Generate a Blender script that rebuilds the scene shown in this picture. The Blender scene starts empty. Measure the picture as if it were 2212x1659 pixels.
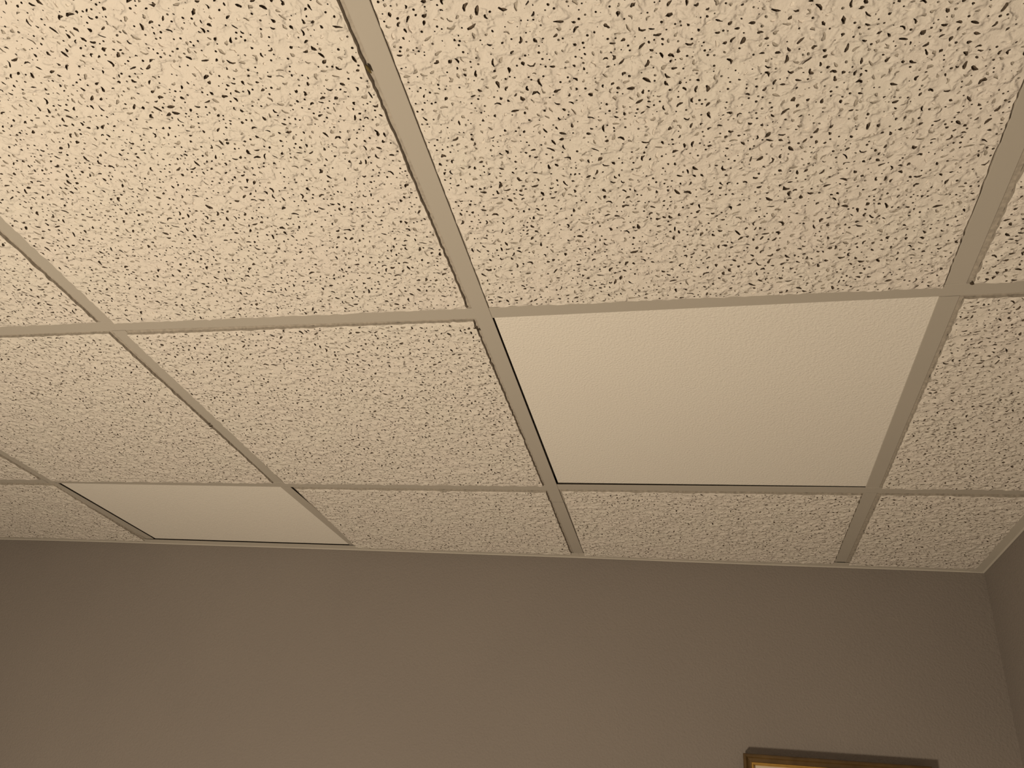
import bpy, bmesh, math, random
import numpy as np
from mathutils import Vector, Matrix
from mathutils.geometry import delaunay_2d_cdt

random.seed(7)
RNG = np.random.default_rng(11)
SC = bpy.context.scene
COL = SC.collection

# ------------------------------------------------------------------ camera
T = 0.6096            # 24 inch ceiling module
ZC = 2.44             # height of the underside of the ceiling grid
RIGHT = Vector((0.9735176559601192, 0.2050486022459131, 0.10108632079026492))
DOWN = Vector((-0.019528514570711863, 0.5151468547859336, -0.8568794285795533))
FWD = Vector((-0.227776229340501, 0.8322131870627607, 0.5055088531630934))
F_PX = 1741.392
cam_d = bpy.data.cameras.new('camera')
cam = bpy.data.objects.new('camera', cam_d)
COL.objects.link(cam)
cam_d.sensor_fit = 'HORIZONTAL'
cam_d.sensor_width = 36.0
cam_d.lens = F_PX / 2212 * 36.0
cam_d.clip_start = 0.02
M = Matrix.Identity(4)
for i in range(3):
    M[i][0] = RIGHT[i]; M[i][1] = -DOWN[i]; M[i][2] = -FWD[i]
M[0][3], M[1][3], M[2][3] = 0.3007860534769356, -0.8894742291084364, ZC - 0.6620109753416276
cam.matrix_world = M
SC.camera = cam

# ------------------------------------------------------------------ world, lights, exposure
SC.view_settings.view_transform = 'Standard'
SC.view_settings.look = 'None'
SC.view_settings.gamma = 1.0
SC.view_settings.use_curve_mapping = False
SC.view_settings.exposure = 0.0
w = bpy.data.worlds.new('world'); SC.world = w
w.use_nodes = True
w.node_tree.nodes['Background'].inputs[0].default_value = (1.0, 0.8, 0.6, 1)
w.node_tree.nodes['Background'].inputs[1].default_value = 0.02


def lamp(name, loc, power, radius, color):
    d = bpy.data.lights.new(name, 'POINT')
    d.energy = power; d.shadow_soft_size = radius; d.color = color
    o = bpy.data.objects.new(name, d); COL.objects.link(o); o.location = loc
    return o


WARM = (1.0, 0.82, 0.585)
lamp('table_lamp_light', (-0.48, -0.78, ZC - 1.50), 79, 0.11, WARM)

# ------------------------------------------------------------------ materials
def new_mat(name, rough=0.8, spec=0.3):
    m = bpy.data.materials.new(name); m.use_nodes = True
    nt = m.node_tree; b = nt.nodes['Principled BSDF']
    b.inputs['Roughness'].default_value = rough
    b.inputs['Specular IOR Level'].default_value = spec
    return m, nt, b


def coords(nt, scale=(1, 1, 1)):
    tc = nt.nodes.new('ShaderNodeTexCoord')
    mp = nt.nodes.new('ShaderNodeMapping')
    mp.inputs['Scale'].default_value = scale
    nt.links.new(tc.outputs['Object'], mp.inputs[0])
    return mp.outputs[0]


def noise(nt, vec, scale, detail=3, rough=0.5, dist=0.0):
    n = nt.nodes.new('ShaderNodeTexNoise')
    n.inputs['Scale'].default_value = scale
    n.inputs['Detail'].default_value = detail
    n.inputs['Roughness'].default_value = rough
    n.inputs['Distortion'].default_value = dist
    nt.links.new(vec, n.inputs['Vector'])
    return n.outputs['Fac']


def ramp(nt, fac, stops):
    r = nt.nodes.new('ShaderNodeValToRGB')
    el = r.color_ramp.elements
    while len(el) < len(stops): el.new(0.5)
    for e, (p, c) in zip(el, stops):
        e.position = p; e.color = (c[0], c[1], c[2], 1)
    nt.links.new(fac, r.inputs[0])
    return r.outputs[0]


def bump(nt, b, height, dist, strength=1.0, prev=None):
    n = nt.nodes.new('ShaderNodeBump')
    n.inputs['Distance'].default_value = dist
    n.inputs['Strength'].default_value = strength
    nt.links.new(height, n.inputs['Height'])
    if prev: nt.links.new(prev, n.inputs['Normal'])
    nt.links.new(n.outputs[0], b.inputs['Normal'])
    return n.outputs[0]


def mat_tile():
    m, nt, b = new_mat('mineral_fibre_paint', 0.9, 0.15)
    v = coords(nt)
    c = ramp(nt, noise(nt, v, 9, 4), [(0.3, (0.845, 0.80, 0.765)), (0.7, (0.84, 0.81, 0.765))])
    nt.links.new(c, b.inputs['Base Color'])
    # torn flakes lying on the face
    fl = noise(nt, v, 85, 2, 0.45, 0.25)
    mr = nt.nodes.new('ShaderNodeMapRange'); mr.interpolation_type = 'SMOOTHSTEP'
    mr.inputs[1].default_value = 0.42; mr.inputs[2].default_value = 0.70
    nt.links.new(fl, mr.inputs[0])
    n1 = bump(nt, b, mr.outputs[0], 0.0024, 0.9)
    n2 = bump(nt, b, noise(nt, v, 420, 3), 0.0008, 0.7, n1)
    return m


def mat_core():
    m, nt, b = new_mat('mineral_fibre_core', 0.95, 0.05)
    v = coords(nt)
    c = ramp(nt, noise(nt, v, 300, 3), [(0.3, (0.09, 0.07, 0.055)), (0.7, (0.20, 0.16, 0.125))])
    nt.links.new(c, b.inputs['Base Color'])
    return m


def mat_lip():
    m, nt, b = new_mat('raw_tile_edge', 0.95, 0.05)
    v = coords(nt)
    c = ramp(nt, noise(nt, v, 200, 3), [(0.3, (0.38, 0.35, 0.315)), (0.7, (0.52, 0.48, 0.43))])
    nt.links.new(c, b.inputs['Base Color'])
    return m


def mat_smooth():
    m, nt, b = new_mat('smooth_panel_paint', 0.75, 0.25)
    v = coords(nt)
    c = ramp(nt, noise(nt, v, 4, 2), [(0.3, (0.88, 0.855, 0.82)), (0.7, (0.885, 0.865, 0.83))])
    nt.links.new(c, b.inputs['Base Color'])
    bump(nt, b, noise(nt, v, 300, 2, 0.5), 0.0014, 1.0)
    return m


def mat_plain(name, c0, c1, scale, rough, spec, bs=None, bd=0.0, bstr=0.5):
    m, nt, b = new_mat(name, rough, spec)
    v = coords(nt)
    c = ramp(nt, noise(nt, v, scale, 4), [(0.3, c0), (0.7, c1)])
    nt.links.new(c, b.inputs['Base Color'])
    if bs: bump(nt, b, noise(nt, v, bs, 3), bd, bstr)
    return m


TILE = mat_tile(); CORE = mat_core(); LIP = mat_lip(); SMOOTH = mat_smooth()
TEE = mat_plain('painted_steel', (0.50, 0.475, 0.435), (0.515, 0.485, 0.445), 6, 0.55, 0.35, 260, 0.0001, 0.3)
ANGLE = mat_plain('painted_wall_angle', (0.60, 0.575, 0.53), (0.64, 0.61, 0.56), 8, 0.5, 0.4)
WALL = mat_plain('taupe_wall_paint', (0.285, 0.258, 0.245), (0.305, 0.276, 0.26), 2.5, 0.8, 0.2, 220, 0.0016, 0.8)
FLOOR = mat_plain('brown_carpet', (0.15, 0.13, 0.11), (0.20, 0.175, 0.15), 60, 0.95, 0.05, 300, 0.003)
DECK = mat_plain('dark_concrete', (0.05, 0.045, 0.04), (0.08, 0.07, 0.06), 5, 0.95, 0.05)
DUST = mat_plain('dust', (0.05, 0.04, 0.03), (0.10, 0.08, 0.06), 300, 0.95, 0.05)
OLIVE = mat_plain('olive_crumb', (0.10, 0.075, 0.025), (0.17, 0.13, 0.05), 300, 0.7, 0.2)
FRAME = mat_plain('antique_bronze_wood', (0.085, 0.05, 0.018), (0.14, 0.085, 0.03), 40, 0.35, 0.5)
GILT = mat_plain('gilt', (0.55, 0.33, 0.08), (0.70, 0.45, 0.13), 60, 0.35, 0.6)
GILT.node_tree.nodes['Principled BSDF'].inputs['Metallic'].default_value = 0.6
MAT = mat_plain('cream_mount', (0.70, 0.65, 0.55), (0.74, 0.69, 0.6), 20, 0.9, 0.1)
ART = mat_plain('muted_print', (0.30, 0.33, 0.25), (0.55, 0.47, 0.34), 9, 0.9, 0.1)


# ------------------------------------------------------------------ helpers
def link(name, me, parent=None, loc=(0, 0, 0)):
    o = bpy.data.objects.new(name, me); COL.objects.link(o)
    o.location = loc
    if parent: o.parent = parent
    return o


def mesh_from(name, verts, faces, mats, mi=None, smooth=False):
    me = bpy.data.meshes.new(name)
    me.from_pydata(verts, [], faces)
    for m in mats: me.materials.append(m)
    if mi is not None:
        me.polygons.foreach_set('material_index', np.asarray(mi, dtype=np.int32))
    if smooth:
        me.polygons.foreach_set('use_smooth', np.ones(len(me.polygons), dtype=bool))
    me.update()
    return me


def hexa(bottom, top):
    """box from 4 bottom and 4 top points (both counter-clockwise from above)"""
    v = list(bottom) + list(top)
    f = [(3, 2, 1, 0), (4, 5, 6, 7)] + [(i, (i + 1) % 4, 4 + (i + 1) % 4, 4 + i) for i in range(4)]
    return v, f


def quad_box(name, q, z0, z1, m, parent=None, kind=None):
    v, f = hexa([(x, y, z0) for x, y in q], [(x, y, z1) for x, y in q])
    o = link(name, mesh_from(name, v, f, [m]), parent)
    if kind: o['kind'] = kind
    return o


# ------------------------------------------------------------------ room shell
# the room stands turned by 0.67 degrees to the ceiling grid
CORN = Vector((0.9137, 1.0572)); ANG = 0.01168
EX = Vector((math.cos(ANG), math.sin(ANG))); EY = Vector((-math.sin(ANG), math.cos(ANG)))


def rm(a, b):
    p = CORN + EX * a + EY * b
    return (p.x, p.y)


RW, RD, TH = 4.3, 4.6, 0.12      # room width (to the left), depth (towards the camera)
TOP = ZC + 0.40


def rect(a0, a1, b0, b1): return [rm(a0, b0), rm(a1, b0), rm(a1, b1), rm(a0, b1)]


# the back wall bellies a centimetre into the room
BOW = [(-RW + CORN.x, 0.0), (-1.732, 0.0), (-1.52, -0.0062), (-1.33, -0.0090), (-1.0, -0.0092), (-0.6, -0.0112), (-0.18, -0.0106), (0.0, -0.0100),
       (0.167, -0.0073), (0.44, -0.0030), (0.79, -0.0022), (CORN.x, 0.0)]
WX = [p[0] for p in BOW]
WY = [CORN.y + (p[0] - CORN.x) * math.tan(ANG) + p[1] for p in BOW]
n_ = len(BOW); back = [(WX[i], WY[i] + TH) for i in range(n_)]
lo = [(x, y, 0) for x, y in zip(WX, WY)] + [(x, y, 0) for x, y in reversed(back)]
hi = [(x, y, TOP) for x, y, _ in lo]
k_ = 2 * n_
me_ = mesh_from('wall_back', lo + hi, [tuple(range(k_ - 1, -1, -1)), tuple(range(k_, 2 * k_))] + [(i, (i + 1) % k_, k_ + (i + 1) % k_, k_ + i) for i in range(k_)], [WALL])
link('wall_back', me_)['kind'] = 'structure'
quad_box('wall_right', rect(0, TH, -RD, TH), 0, TOP, WALL, kind='structure')
quad_box('wall_left', rect(-RW - TH, -RW, -RD, TH), 0, TOP, WALL, kind='structure')
quad_box('wall_front', rect(-RW - TH, TH, -RD - TH, -RD), 0, TOP, WALL, kind='structure')
quad_box('floor', rect(-RW - TH, TH, -RD - TH, TH), -0.1, 0, FLOOR, kind='structure')
CEIL = quad_box('ceiling', rect(-RW - TH, TH, -RD - TH, TH), TOP, TOP + 0.1, DECK, kind='structure')

# ------------------------------------------------------------------ suspended grid
FL = 0.012       # half width of a tee flange


def sweep(name, p, q, m, prof, dz=0.0):
    """extrude an (offset, height) profile from p to q"""
    p = Vector(p); q = Vector(q); d = (q - p); L = d.length; d.normalize()
    n = Vector((d.y, -d.x))
    k = len(prof); v = []
    for e in (p, q):
        for (o, z) in prof: v.append((e.x + n.x * o, e.y + n.y * o, ZC + z + dz))
    f = [(i, (i + 1) % k, k + (i + 1) % k, k + i) for i in range(k)]
    f += [tuple(range(k - 1, -1, -1)), tuple(range(k, 2 * k))]
    me = mesh_from(name, v, f, [m])
    bm = bmesh.new(); bm.from_mesh(me); bmesh.ops.recalc_face_normals(bm, faces=bm.faces)
    bm.to_mesh(me); bm.free()
    return link(name, me, CEIL)


W2 = 0.0008
TEE_P = [(-FL, 0.0003), (-FL + 0.0006, 0), (FL - 0.0006, 0), (FL, 0.0003), (FL, 0.0009), (W2, 0.0011), (W2, 0.030),
         (0.003, 0.031), (0.003, 0.038), (-0.003, 0.038), (-0.003, 0.031), (-W2, 0.030), (-W2, 0.0011), (-FL, 0.0009)]


def wall_y(x): return float(np.interp(x, WX, WY))
def wall_x(y): return rm(0, 0)[0] - (y - rm(0, 0)[1]) * math.tan(ANG)


AFL = 0.030      # flange of the wall angle
# node table (metres in the ceiling plane), from the run of the tees
XC = lambda y: 0.0003
XA = lambda y: -1.2165 + (0.0195 + 0.0) * max(0, (y - 0.60)) / 0.40
XB = lambda y: -0.6085 if y < 0.6 else -0.6085 + 0.018 * (y - 0.6) / 0.4
XD = lambda y: 0.6090 if y < 0.6 else 0.6095 - 0.0037 * (y - 0.6) / 0.41
X3 = lambda y: -1.826
X4 = lambda y: -2.436
X5 = lambda y: -3.046


def YP(x):
    if x < 0: return max(-0.002, 0.005 + x * 0.0093)
    return 0.0054 - 0.0138 * x
def YQ(x):
    if x < -1.2: return 0.604
    if x < 0: return 0.6125 + (0.0015 * math.sin((x + 0.6) * 3))
    return 0.6102 + 0.001 * x
def YM(x): return -T
def YN(x): return -2 * T
def YO(x): return -3 * T
def YZ(x): return wall_y(x) - 0.0


END = AFL + 0.0040       # tees stop this far from the wall
g = 0.0006
# main tees run towards the back wall
for xf, joint in ((XC, 0.6867), (XA, None), (X4, None)):
    y1 = wall_y(xf(1.0)) - END; y0 = -3.2
    if joint:
        sweep('main_tee', (xf(0), y0), (xf(0), joint - g), TEE, TEE_P, -0.0009)
        sweep('main_tee', (xf(0) + 0.0006, joint + g), (xf(0) + 0.001, y1), TEE, TEE_P, -0.0016)
    elif xf is XA:
        sweep('main_tee', (xf(0), y0), (xf(0), 0.600), TEE, TEE_P, 0.0)
        sweep('main_tee', (xf(0) + 0.001, 0.6005), (xf(1.0), y1), TEE, TEE_P, 0.0)
    else:
        sweep('main_tee', (xf(0), y0), (xf(1), y1), TEE, TEE_P, -0.0009)
# four foot cross tees between the mains
XWR = wall_x(0) - END
for yf in (YP, YQ, YM, YN, YO):
    m_ = XB(0)
    sweep('cross_tee', (XA(0) + 0.0125, yf(XA(0))), (m_, yf(m_)), TEE, TEE_P)
    # both halves between two mains are one bar bent very slightly; keep it one object
    o1 = COL.objects[-1]
    o2 = sweep('cross_tee', (m_, yf(m_)), (XC(0) - 0.0102, yf(-0.01)), TEE, TEE_P)
    bm = bmesh.new(); bm.from_mesh(o1.data); bm.from_mesh(o2.data); bm.to_mesh(o1.data); bm.free()
    bpy.data.objects.remove(o2)
    sweep('cross_tee', (XC(0) + 0.0102, yf(0.01)), (wall_x(yf(0.9)) - END, yf(0.9)), TEE, TEE_P)
    sweep('cross_tee', (X4(0) + 0.0125, yf(X4(0))), (XA(0) - 0.0125, yf(XA(0))), TEE, TEE_P)
    sweep('cross_tee', (rm(-RW, 0)[0] + 0.03, yf(X4(0))), (X4(0) - 0.0125, yf(X4(0))), TEE, TEE_P)
# two foot cross tees
rows = [YO, YN, YM, YP, YQ, YZ]
for xf in (XB, XD, X3, X5):
    for a, b in zip(rows[:-1], rows[1:]):
        y0 = a(xf(0)) + FL + 0.0008
        y1 = b(xf(0)) - (FL + 0.0004 if b is not YZ else END)
        xa, xb = xf(y0 + 0.01 if y0 < 0.6 else y0), xf(min(y1, 0.599) if b is not YZ else 1.02)
        if xf is XD and a is YP: xa, xb = xa - 0.0015, xb
        if xf is XB and a is YP: xa, xb = xa + 0.003, xb - 0.004
        sweep('cross_tee', (xa, y0), (xb, y1), TEE, TEE_P, 0.0002)
# wall angles
ANG_P = [(0, -0.0026), (0.0012, -0.0028), (0.0034, -0.0012), (0.0040, -0.0009), (AFL, -0.0009), (AFL, -0.0002), (0.0007, -0.0002), (0.0007, 0.022), (0, 0.022)]
ANG_P = [(-o, z) for o, z in ANG_P]


def angle(p, q, dz=0.0):
    p = Vector(p); q = Vector(q)
    sweep('wall_angle', q, p, ANGLE, ANG_P, dz)


e = 0.0004
bend = list(zip(WX, WY)); bend[0] = rm(-RW + 0.026, 0); segs = []
for p, q in zip(bend[:-1], bend[1:]):
    segs.append(sweep('wall_angle', (q[0] - (e if q is bend[-1] else 0), q[1] - e), (p[0], p[1] - e), ANGLE, ANG_P))
bm = bmesh.new()
for o in segs: bm.from_mesh(o.data)
bm.to_mesh(segs[0].data); bm.free()
for o in segs[1:]: bpy.data.objects.remove(o)
#                # back wall; flange grows away from the wall
angle(rm(-e, -0.0012), rm(-e, -RD + 0.03), -0.0007)
angle(rm(-RW + e, -RD + 0.03), rm(-RW + e, -e))
angle(rm(-0.026, -RD + e), rm(-RW + 0.026, -RD + e))


# ------------------------------------------------------------------ ceiling tiles
def vnoise(x, y, cell, seed):
    """smooth value noise"""
    r = np.random.default_rng(seed); G = r.random((64, 64))
    X = x / cell + 500.0; Y = y / cell + 500.0
    i = np.floor(X).astype(int); j = np.floor(Y).astype(int); fx = X - i; fy = Y - j
    fx = fx * fx * (3 - 2 * fx); fy = fy * fy * (3 - 2 * fy)
    a = G[i % 64, j % 64]; b = G[(i + 1) % 64, j % 64]; c = G[i % 64, (j + 1) % 64]; d = G[(i + 1) % 64, (j + 1) % 64]
    return (a * (1 - fx) + b * fx) * (1 - fy) + (c * (1 - fx) + d * fx) * fy


FACE = -0.0030    # the tile's face hangs this far below the grid
LIPZ = 0.0012


def fissure(R, k=4, L=0.006, wd=0.0009):
    """outline of a worm shaped hole, 2k points + tips"""
    a = R.uniform(0, math.tau); bend = R.uniform(-1.4, 1.4)
    pts = [(0.0, 0.0)]
    for i in range(k - 1):
        s = L / (k - 1)
        pts.append((pts[-1][0] + math.cos(a) * s, pts[-1][1] + math.sin(a) * s)); a += bend * R.uniform(0.2, 0.9)
    left, right = [], []
    for i, (x, y) in enumerate(pts):
        x0, y0 = pts[max(0, i - 1)]; x1, y1 = pts[min(k - 1, i + 1)]
        d = math.hypot(x1 - x0, y1 - y0) or 1; nx, ny = -(y1 - y0) / d, (x1 - x0) / d
        ww = wd * R.uniform(0.65, 1.2) * (0.55 if i in (0, k - 1) else 1)
        left.append((x + nx * ww, y + ny * ww)); right.append((x - nx * ww, y - ny * ww))
    tx = pts[-1][0] + (pts[-1][0] - pts[-2][0]) / (L / (k - 1)) * wd * 0.8, pts[-1][1] + (pts[-1][1] - pts[-2][1]) / (L / (k - 1)) * wd * 0.8
    out = right + [tx] + left[::-1]
    cx = sum(p[0] for p in out) / len(out); cy = sum(p[1] for p in out) / len(out)
    return [(x - cx, y - cy) for x, y in out]


def simple(poly):
    """True if no two sides of the outline cross"""
    n = len(poly)
    def side(a, b, c): return (b[0] - a[0]) * (c[1] - a[1]) - (b[1] - a[1]) * (c[0] - a[0])
    for i in range(n):
        a, b = poly[i], poly[(i + 1) % n]
        for j in range(i + 2, n):
            if i == 0 and j == n - 1: continue
            c, d = poly[j], poly[(j + 1) % n]
            if side(a, b, c) * side(a, b, d) <= 0 and side(c, d, a) * side(c, d, b) <= 0: return False
    return True


def tile_mesh(W, D, seed, density=1.0, scars=()):
    """face of a W x D fissured tile with cut pits, its edges, lip and back. Origin at the centre."""
    R = random.Random(seed)
    verts = []; faces_in = []
    # ragged outline of the face
    out = []
    def edge(x0, y0, x1, y1):
        n = int(math.hypot(x1 - x0, y1 - y0) / 0.006)
        for i in range(n):
            t = i / n; j = 0.0 if i == 0 else R.uniform(-0.0007, 0.0009) * (2.0 if R.random() < 0.08 else 1)
            nx, ny = (y1 - y0), -(x1 - x0); d = math.hypot(nx, ny)
            out.append((x0 + (x1 - x0) * t - nx / d * j, y0 + (y1 - y0) * t - ny / d * j))
    hw, hd = W / 2, D / 2
    edge(-hw, -hd, hw, -hd); edge(hw, -hd, hw, hd); edge(hw, hd, -hw, hd); edge(-hw, hd, -hw, -hd)
    verts += out; nb = len(out)
    faces_in.append(list(range(nb)))
    cell = 0.0006
    occ = np.zeros((int(W / cell) + 40, int(D / cell) + 40), dtype=bool)
    pits = []

    def put(poly, cx, cy, depth, core):
        if len(poly) > 7 and not simple(poly): return False
        idx = [(int((cx + x + hw) / cell) + 20, int((cy + y + hd) / cell) + 20) for x, y in poly]
        i0 = min(a for a, b in idx) - 1; i1 = max(a for a, b in idx) + 2
        j0 = min(b for a, b in idx) - 1; j1 = max(b for a, b in idx) + 2
        if occ[i0:i1, j0:j1].any(): return False
        xs = [cx + x for x, y in poly]; ys = [cy + y for x, y in poly]
        if min(xs) < -hw + 0.0014 or max(xs) > hw - 0.0014 or min(ys) < -hd + 0.0014 or max(ys) > hd - 0.0014: return False
        occ[i0:i1, j0:j1] = True
        pits.append(([(a, b) for a, b in zip(xs, ys)], depth, core))
        return True

    area = W * D
    # scars given by the caller: dusty torn places
    for (sx, sy, n, spread) in scars:
        for _ in range(n):
            a = R.uniform(0, math.tau); r = R.random() * spread
            put(fissure(R, 4, R.uniform(0.004, 0.009), R.uniform(0.0012, 0.002)), sx + math.cos(a) * r, sy + math.sin(a) * r * 1.2, 0.004, True)
    nf = int(2600 * area / 0.3717 * density * 2.1)
    np_ = int(3300 * area / 0.3717 * density * 1.5)
    ns = int(2600 * area / 0.3717 * density)
    gx = np.random.default_rng(seed).random((16, 16))
    def vn(x, y): return gx[int((x + hw) / 0.05) % 16, int((y + hd) / 0.05) % 16]
    for _ in range(nf):
        x, y = R.uniform(-hw, hw), R.uniform(-hd, hd)
        if vn(x, y) < 0.25 and R.random() < 0.5: continue
        L = R.choice((0.0028, 0.0036, 0.0046, 0.0056, 0.0068, 0.0084)) * R.uniform(0.8, 1.15)
        core = R.choice((1, 1, 1, 1, 1, 2, 2, 2, 0))
        put(fissure(R, 4, L, R.uniform(0.0010, 0.0019)), x, y, R.uniform(0.0018, 0.0034) if core == 1 else R.uniform(0.0009, 0.0015), core)
    for _ in range(np_):
        x, y = R.uniform(-hw, hw), R.uniform(-hd, hd)
        r = R.choice((0.0009, 0.00115, 0.0013, 0.0014)) * R.uniform(0.9, 1.1); a = R.uniform(0, 1)
        put([(math.cos(a + k * math.tau / 7) * r, math.sin(a + k * math.tau / 7) * r) for k in range(7)], x, y, 0.0026, R.choice((1, 1, 1, 2)))
    for _ in range(ns):
        x, y = R.uniform(-hw, hw), R.uniform(-hd, hd)
        r = R.uniform(0.00045, 0.0008); a = R.uniform(0, 1); el = R.uniform(0.6, 1.5)
        put([(math.cos(a + k * math.tau / 5) * r, math.sin(a + k * math.tau / 5) * r * el) for k in range(5)], x, y, 0.0011, R.random() < 0.5)
    for poly, depth, core in pits:
        b = len(verts); verts += poly; faces_in.append(list(range(b, b + len(poly))))
    # points that carry the relief of the face
    st = 0.0048
    nx, ny = int(W / st), int(D / st)
    for i in range(1, nx):
        for j in range(1, ny):
            x = -hw + (i + R.uniform(-.35, .35)) * W / nx; y = -hd + (j + R.uniform(-.35, .35)) * D / ny
            if not occ[int((x + hw) / cell) + 20, int((y + hd) / cell) + 20]: verts.append((x, y))
    rv, _, rf, _, _, rid = delaunay_2d_cdt([Vector(p) for p in verts], [], faces_in, 0, 1e-7)
    keep = [f for f, ids in zip(rf, rid) if ids == [0]]
    P = np.array([(p.x, p.y) for p in rv])
    A, B, C_ = (P[[f[i] for f in keep]] for i in (0, 1, 2)) if keep else (P[:1],) * 3
    got = np.abs((B[:, 0] - A[:, 0]) * (C_[:, 1] - A[:, 1]) - (B[:, 1] - A[:, 1]) * (C_[:, 0] - A[:, 0])).sum() / 2
    if got < 0.6 * W * D:                       # the outline of some pit leaked: cut the tile anew
        return tile_mesh(W, D, seed + 1000, density, scars)

    def height(x, y):
        a = vnoise(x, y, 0.014, seed) * 0.6 + vnoise(x, y, 0.007, seed + 1) * 0.4
        fl = np.clip((a - 0.55) / 0.10, 0, 1); fl = fl * fl * (3 - 2 * fl)
        b = vnoise(x, y, 0.006, seed + 2)
        d = np.minimum.reduce([x + hw, hw - x, y + hd, hd - y])
        d = np.clip(d / 0.004, 0, 1)
        return -(fl * 0.0011 + b * 0.0009) + (1 - d) * 0.0007
    Z = FACE + height(P[:, 0], P[:, 1])
    V = [(float(p[0]), float(p[1]), float(z)) for p, z in zip(P, Z)]
    Fc = []; Mi = []
    for f in keep:
        a, b_, c = (V[f[0]], V[f[1]], V[f[2]])
        s = (b_[0] - a[0]) * (c[1] - a[1]) - (b_[1] - a[1]) * (c[0] - a[0])
        Fc.append(tuple(f) if s < 0 else tuple(reversed(f))); Mi.append(0)      # normals point down
    nsurf = len(Fc)
    # pits: walls that narrow upwards and a cap
    for poly, depth, core in pits:
        k = len(poly); xs = np.array([p[0] for p in poly]); ys = np.array([p[1] for p in poly])
        z = FACE + height(xs, ys); cx, cy = xs.mean(), ys.mean(); zc = z.mean() + depth
        b = len(V)
        V += [(float(x), float(y), float(q)) for x, y, q in zip(xs, ys, z)]
        V += [(float(cx + (x - cx) * 0.82), float(cy + (y - cy) * 0.82), float(zc)) for x, y in zip(xs, ys)]
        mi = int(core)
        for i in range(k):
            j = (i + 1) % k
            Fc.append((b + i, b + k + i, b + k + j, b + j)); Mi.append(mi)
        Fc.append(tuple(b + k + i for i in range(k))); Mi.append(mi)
    # step up to the lip
    ox = np.array([p[0] for p in out]); oy = np.array([p[1] for p in out]); oz = FACE + height(ox, oy)
    b = len(V)
    V += [(float(x), float(y), float(q)) for x, y, q in zip(ox, oy, oz)]
    V += [(float(x * (1 + 0.0004 / hw)), float(y * (1 + 0.0004 / hd)), LIPZ) for x, y in zip(ox, oy)]
    for i in range(nb):
        j = (i + 1) % nb
        Fc.append((b + j, b + nb + j, b + nb + i, b + i)); Mi.append(2)
    # lip ring that lies on the flanges, sides and back
    lw = 0.0080
    c2 = len(V)
    V += [(-hw - lw, -hd - lw, LIPZ), (hw + lw, -hd - lw, LIPZ), (hw + lw, hd + lw, LIPZ), (-hw - lw, hd + lw, LIPZ)]
    V += [(x, y, 0.014) for x, y, _ in V[c2:c2 + 4]]
    c3 = len(V)
    V += [(-hw, -hd, LIPZ), (hw, -hd, LIPZ), (hw, hd, LIPZ), (-hw, hd, LIPZ)]
    for i in range(4):
        j = (i + 1) % 4
        Fc.append((c2 + i, c3 + i, c3 + j, c2 + j)); Mi.append(2)
        Fc.append((c2 + i, c2 + j, c2 + 4 + j, c2 + 4 + i)); Mi.append(2)
    Fc.append((c2 + 4, c2 + 5, c2 + 6, c2 + 7)); Mi.append(2)
    me = mesh_from('ceiling_tile', V, Fc, [TILE, CORE, LIP], Mi)
    sm = np.zeros(len(me.polygons), dtype=bool); sm[:nsurf] = True
    me.polygons.foreach_set('use_smooth', sm)
    return me


def smooth_mesh(q, zs):
    """thin smooth panel; q four corners ccw from above, zs height of the face at each"""
    cx = sum(p[0] for p in q) / 4; cy = sum(p[1] for p in q) / 4
    v, f = hexa([(x - cx, y - cy, z) for (x, y), z in zip(q, zs)], [(x - cx, y - cy, z + 0.012) for (x, y), z in zip(q, zs)])
    me = mesh_from('smooth_panel', v, f, [SMOOTH])
    bm = bmesh.new(); bm.from_mesh(me)
    bmesh.ops.bevel(bm, geom=list(bm.edges), offset=0.0004, segments=2, affect='EDGES')
    bm.to_mesh(me); bm.free()
    return me, (cx, cy)


def cellrect(xl, xr, yn, yf, gl, gr, gn, gf):
    """centre and size of the face inside the flanges; g.. are the gaps left beside the flanges"""
    x0 = xl + gl; x1 = xr - gr; y0 = yn + gn; y1 = yf - gf
    return (x0 + x1) / 2, (y0 + y1) / 2, x1 - x0, y1 - y0


cols = {-4: (X4, X3), -3: (X3, XA), -2: (XA, XB), -1: (XB, XC), 0: (XC, XD), 1: (XD, None)}
rws = {-2: (YN, YM), -1: (YM, YP), 1: (YP, YQ), 2: (YQ, None)}
#           gaps left, right, near, far
GAPS = {(-1, -1): (0.002, 0.0058, 0.002, 0.0016), (0, -1): (0.0027, 0.0032, 0.002, 0.0016), (1, -1): (0.0062, -0.006, 0.002, 0.002),
        (-1, 1): (0.002, 0.0052, 0.0060, 0.0016), (1, 1): (0.0036, -0.006, 0.0055, 0.0016), (-2, 1): (0.002, 0.0040, 0.0045, 0.0016),
        (-2, -1): (0.002, 0.0040, 0.002, 0.0016),
        (-3, 2): (0.002, 0.004, 0.004, -0.0075), (-1, 2): (0.002, 0.0056, 0.004, -0.0075), (0, 2): (0.0042, 0.0030, 0.004, -0.0075),
        (1, 2): (0.0072, -0.006, 0.0045, -0.0075)}
SCARS = {(-1, 1): [(0.281, -0.27, 10, 0.010), (0.276, 0.262, 10, 0.014), (0.283, 0.235, 5, 0.006), (0.10, -0.284, 5, 0.012)],
         (-2, 1): [(0.280, 0.03, 8, 0.012)], (1, -1): [(-0.130, 0.283, 6, 0.008)]}
SHARED = None
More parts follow.
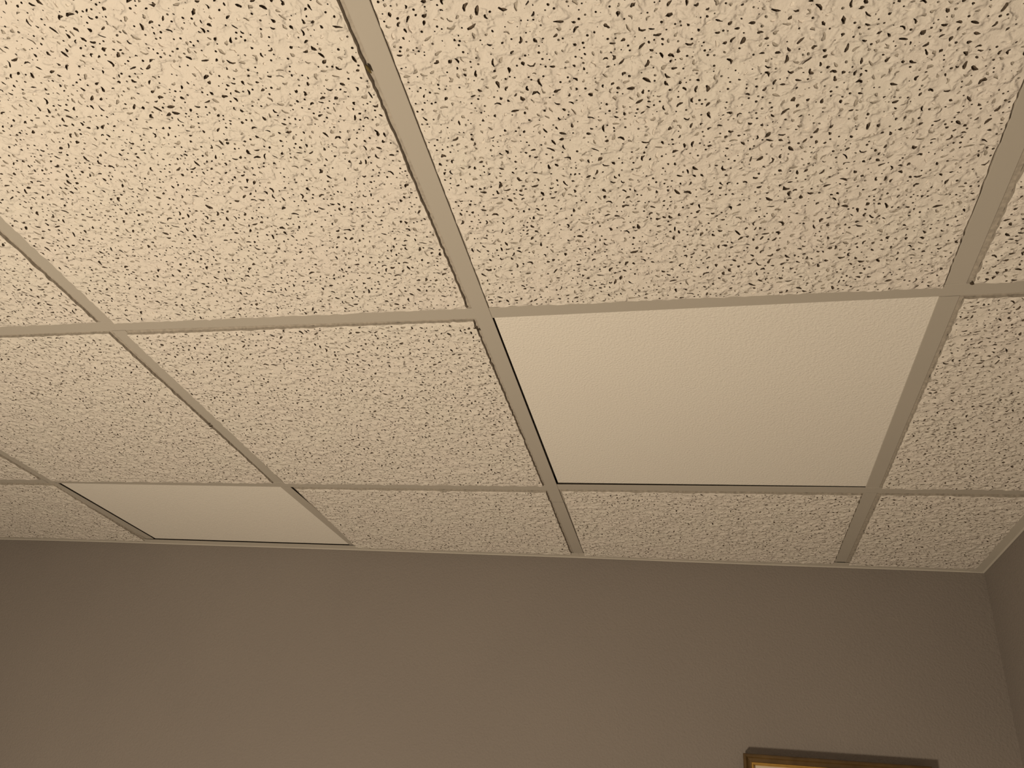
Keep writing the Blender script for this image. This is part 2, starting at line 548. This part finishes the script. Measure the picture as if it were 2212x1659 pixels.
for r, (yn, yf) in rws.items():
    for c, (xl, xr) in cols.items():
        ym = {-2: -0.9, -1: -0.3, 1: 0.3, 2: 0.85}[r]
        x0 = xl(ym) + FL; x1 = (xr(ym) - FL) if xr else wall_x(ym) - AFL
        xm = (x0 + x1) / 2
        y0 = yn(xm) + FL; y1 = (yf(xm) - FL) if yf else wall_y(xm) - AFL
        if (c, r) == (0, 1):
            q = [(x0 + 0.0012, y0 - 0.006), (x1 + 0.006, y0 - 0.006), (x1 + 0.006, y1 - 0.0006), (x0 + 0.0022, y1 - 0.0002)]
            me, (cx, cy) = smooth_mesh(q, [0.0030, 0.0012, 0.0020, 0.0045])
            o = link('smooth_panel', me, CEIL, (cx, cy, ZC)); o['label'] = 'large smooth white panel in the middle of the ceiling, right of the main tee'
            continue
        if (c, r) == (-2, 2):
            a, b = XA(0.65) + FL, XA(1.0) + FL; d, e2 = XB(0.65) - FL, XB(1.0) - FL
            ya, yd = wall_y(b) - AFL, wall_y(e2) - AFL
            q = [(a + 0.0022, y0 - 0.006), (d + 0.006, y0 - 0.006), (e2 + 0.006, yd - 0.0050), (b + 0.0050, ya - 0.0045)]
            me, (cx, cy) = smooth_mesh(q, [0.003, 0.0012, 0.0012, 0.0014])
            o = link('smooth_panel', me, CEIL, (cx, cy, ZC)); o['label'] = 'smooth white panel lying against the back wall at the left'
            continue
        gl, gr, gn, gf = GAPS.get((c, r), (0.002, 0.002, 0.002, 0.0012))
        cx, cy, W, D = cellrect(x0, x1, y0, y1, gl, gr, gn, gf)
        rot = 0.0
        if r == 2: rot = ANG * 0.7
        visible = not (r == -2 or c == -4)
        if visible or SHARED is None:
            me = tile_mesh(W, D, 100 + 10 * r + c, 1.0, SCARS.get((c, r), ()))
            if (c, r) == (-2, -1) or SHARED is None: SHARED = (me, W, D)
            o = link('ceiling_tile', me, CEIL, (cx, cy, ZC))
        else:
            me, w0, d0 = SHARED
            o = link('ceiling_tile', me, CEIL, (cx, cy, ZC)); o.scale = (W / w0, D / d0, 1)
        o.rotation_euler.z = rot

# crumbs caught along the grid
def crumb(name, x, y, z, L, wd, ang, m, seed, parent=CEIL):
    bm = bmesh.new(); bmesh.ops.create_icosphere(bm, subdivisions=2, radius=1.0)
    R = random.Random(seed)
    for v in bm.verts:
        k = 1 + R.uniform(-0.18, 0.18)
        v.co = Vector((v.co.x * L / 2 * k, v.co.y * wd / 2 * k, v.co.z * wd / 2.5 * k))
    me = bpy.data.meshes.new(name); bm.to_mesh(me); bm.free(); me.materials.append(m)
    o = link(name, me, parent, (x, y, z)); o.rotation_euler.z = ang
    return o


o = crumb('crumb', -0.0150, -0.413, ZC - 0.0025, 0.0110, 0.0036, math.radians(78), OLIVE, 1); o['label'] = 'small olive brown crumb caught beside the main tee'
for i, (x, y, L, wd, a) in enumerate([(-0.6245, 0.3306, 0.008, 0.003, 1.2), (-0.6275, 0.3385, 0.006, 0.0028, 0.6), (-0.622, 0.322, 0.005, 0.0025, 2.0),
                                      (0.6255, -0.0190, 0.006, 0.004, 0.6), (-0.0150, 0.0430, 0.007, 0.003, 1.5), (-0.0185, 0.036, 0.005, 0.003, 0.3)]):
    o = crumb('dust_clump', x, y, ZC - 0.003, L, wd, a, DUST, 20 + i); o['label'] = 'dark dust clump caught at the edge of a tee'


# ------------------------------------------------------------------ picture on the back wall
def picture():
    Wd, Hh = 0.3645, 0.47
    root = bpy.data.objects.new('picture_frame', None); COL.objects.link(root)
    root['label'] = 'dark bronze and gilt framed picture hanging low on the taupe back wall'
    root['category'] = 'picture'
    # local axes: x along the wall, z up, -y into the room
    def ring(name, prof, m):
        """mitred moulding; prof = (inset from the outer edge, depth towards the room)"""
        k = len(prof); v = []
        for (sx, sz) in ((-1, -1), (1, -1), (1, 1), (-1, 1)):
            for (a, d) in prof: v.append((sx * (Wd / 2 - a), -d, sz * (Hh / 2 - a)))
        f = []
        for s in range(4):
            for i in range(k):
                j = (i + 1) % k; t = (s + 1) % 4
                f.append((s * k + i, s * k + j, t * k + j, t * k + i))
        me = mesh_from(name, v, f, [m])
        bm = bmesh.new(); bm.from_mesh(me); bmesh.ops.recalc_face_normals(bm, faces=bm.faces); bm.to_mesh(me); bm.free()
        return link(name, me, root)
    ring('moulding', [(0, 0.0), (0, 0.016), (0.0015, 0.0185), (0.004, 0.0195), (0.006, 0.0185), (0.0085, 0.0150), (0.0125, 0.0130), (0.0155, 0.0135),
                      (0.0175, 0.0120), (0.0175, 0.0)], FRAME)
    ring('gilt_bead', [(0.0155, 0.0125), (0.0165, 0.0150), (0.0185, 0.0155), (0.0205, 0.0140), (0.0215, 0.0095), (0.0215, 0.004), (0.0170, 0.004)], GILT)['label'] = 'gilt inner bead'
    def panel(name, a, d, m, t=0.0015):
        x, z = Wd / 2 - a, Hh / 2 - a
        v = [(-x, -d, -z), (x, -d, -z), (x, -d, z), (-x, -d, z), (-x, -d + t, -z), (x, -d + t, -z), (x, -d + t, z), (-x, -d + t, z)]
        f = [(0, 1, 2, 3), (7, 6, 5, 4), (0, 4, 5, 1), (1, 5, 6, 2), (2, 6, 7, 3), (3, 7, 4, 0)]
        return link(name, mesh_from(name, v, f, [m]), root)
    panel('mount', 0.018, 0.0075, MAT)
    panel('print', 0.085, 0.0083, ART, 0.0008)
    panel('backing_board', 0.003, 0.003, FRAME, 0.002)
    # stands off the wall: hangs with its top tipped forwards
    tip = math.radians(1.5); roll = math.radians(-0.6)
    a = -0.3591
    base = CORN + EX * a
    R = Matrix.Rotation(ANG, 4, 'Z') @ Matrix.Rotation(tip, 4, 'X') @ Matrix.Rotation(roll, 4, 'Y')
    topmid = Vector((base.x, base.y, ZC - 0.4187)) - Vector((EY.x, EY.y, 0)) * 0.0160
    root.matrix_world = Matrix.Translation(topmid) @ R @ Matrix.Translation((0, 0, -Hh / 2))
    return root


picture()
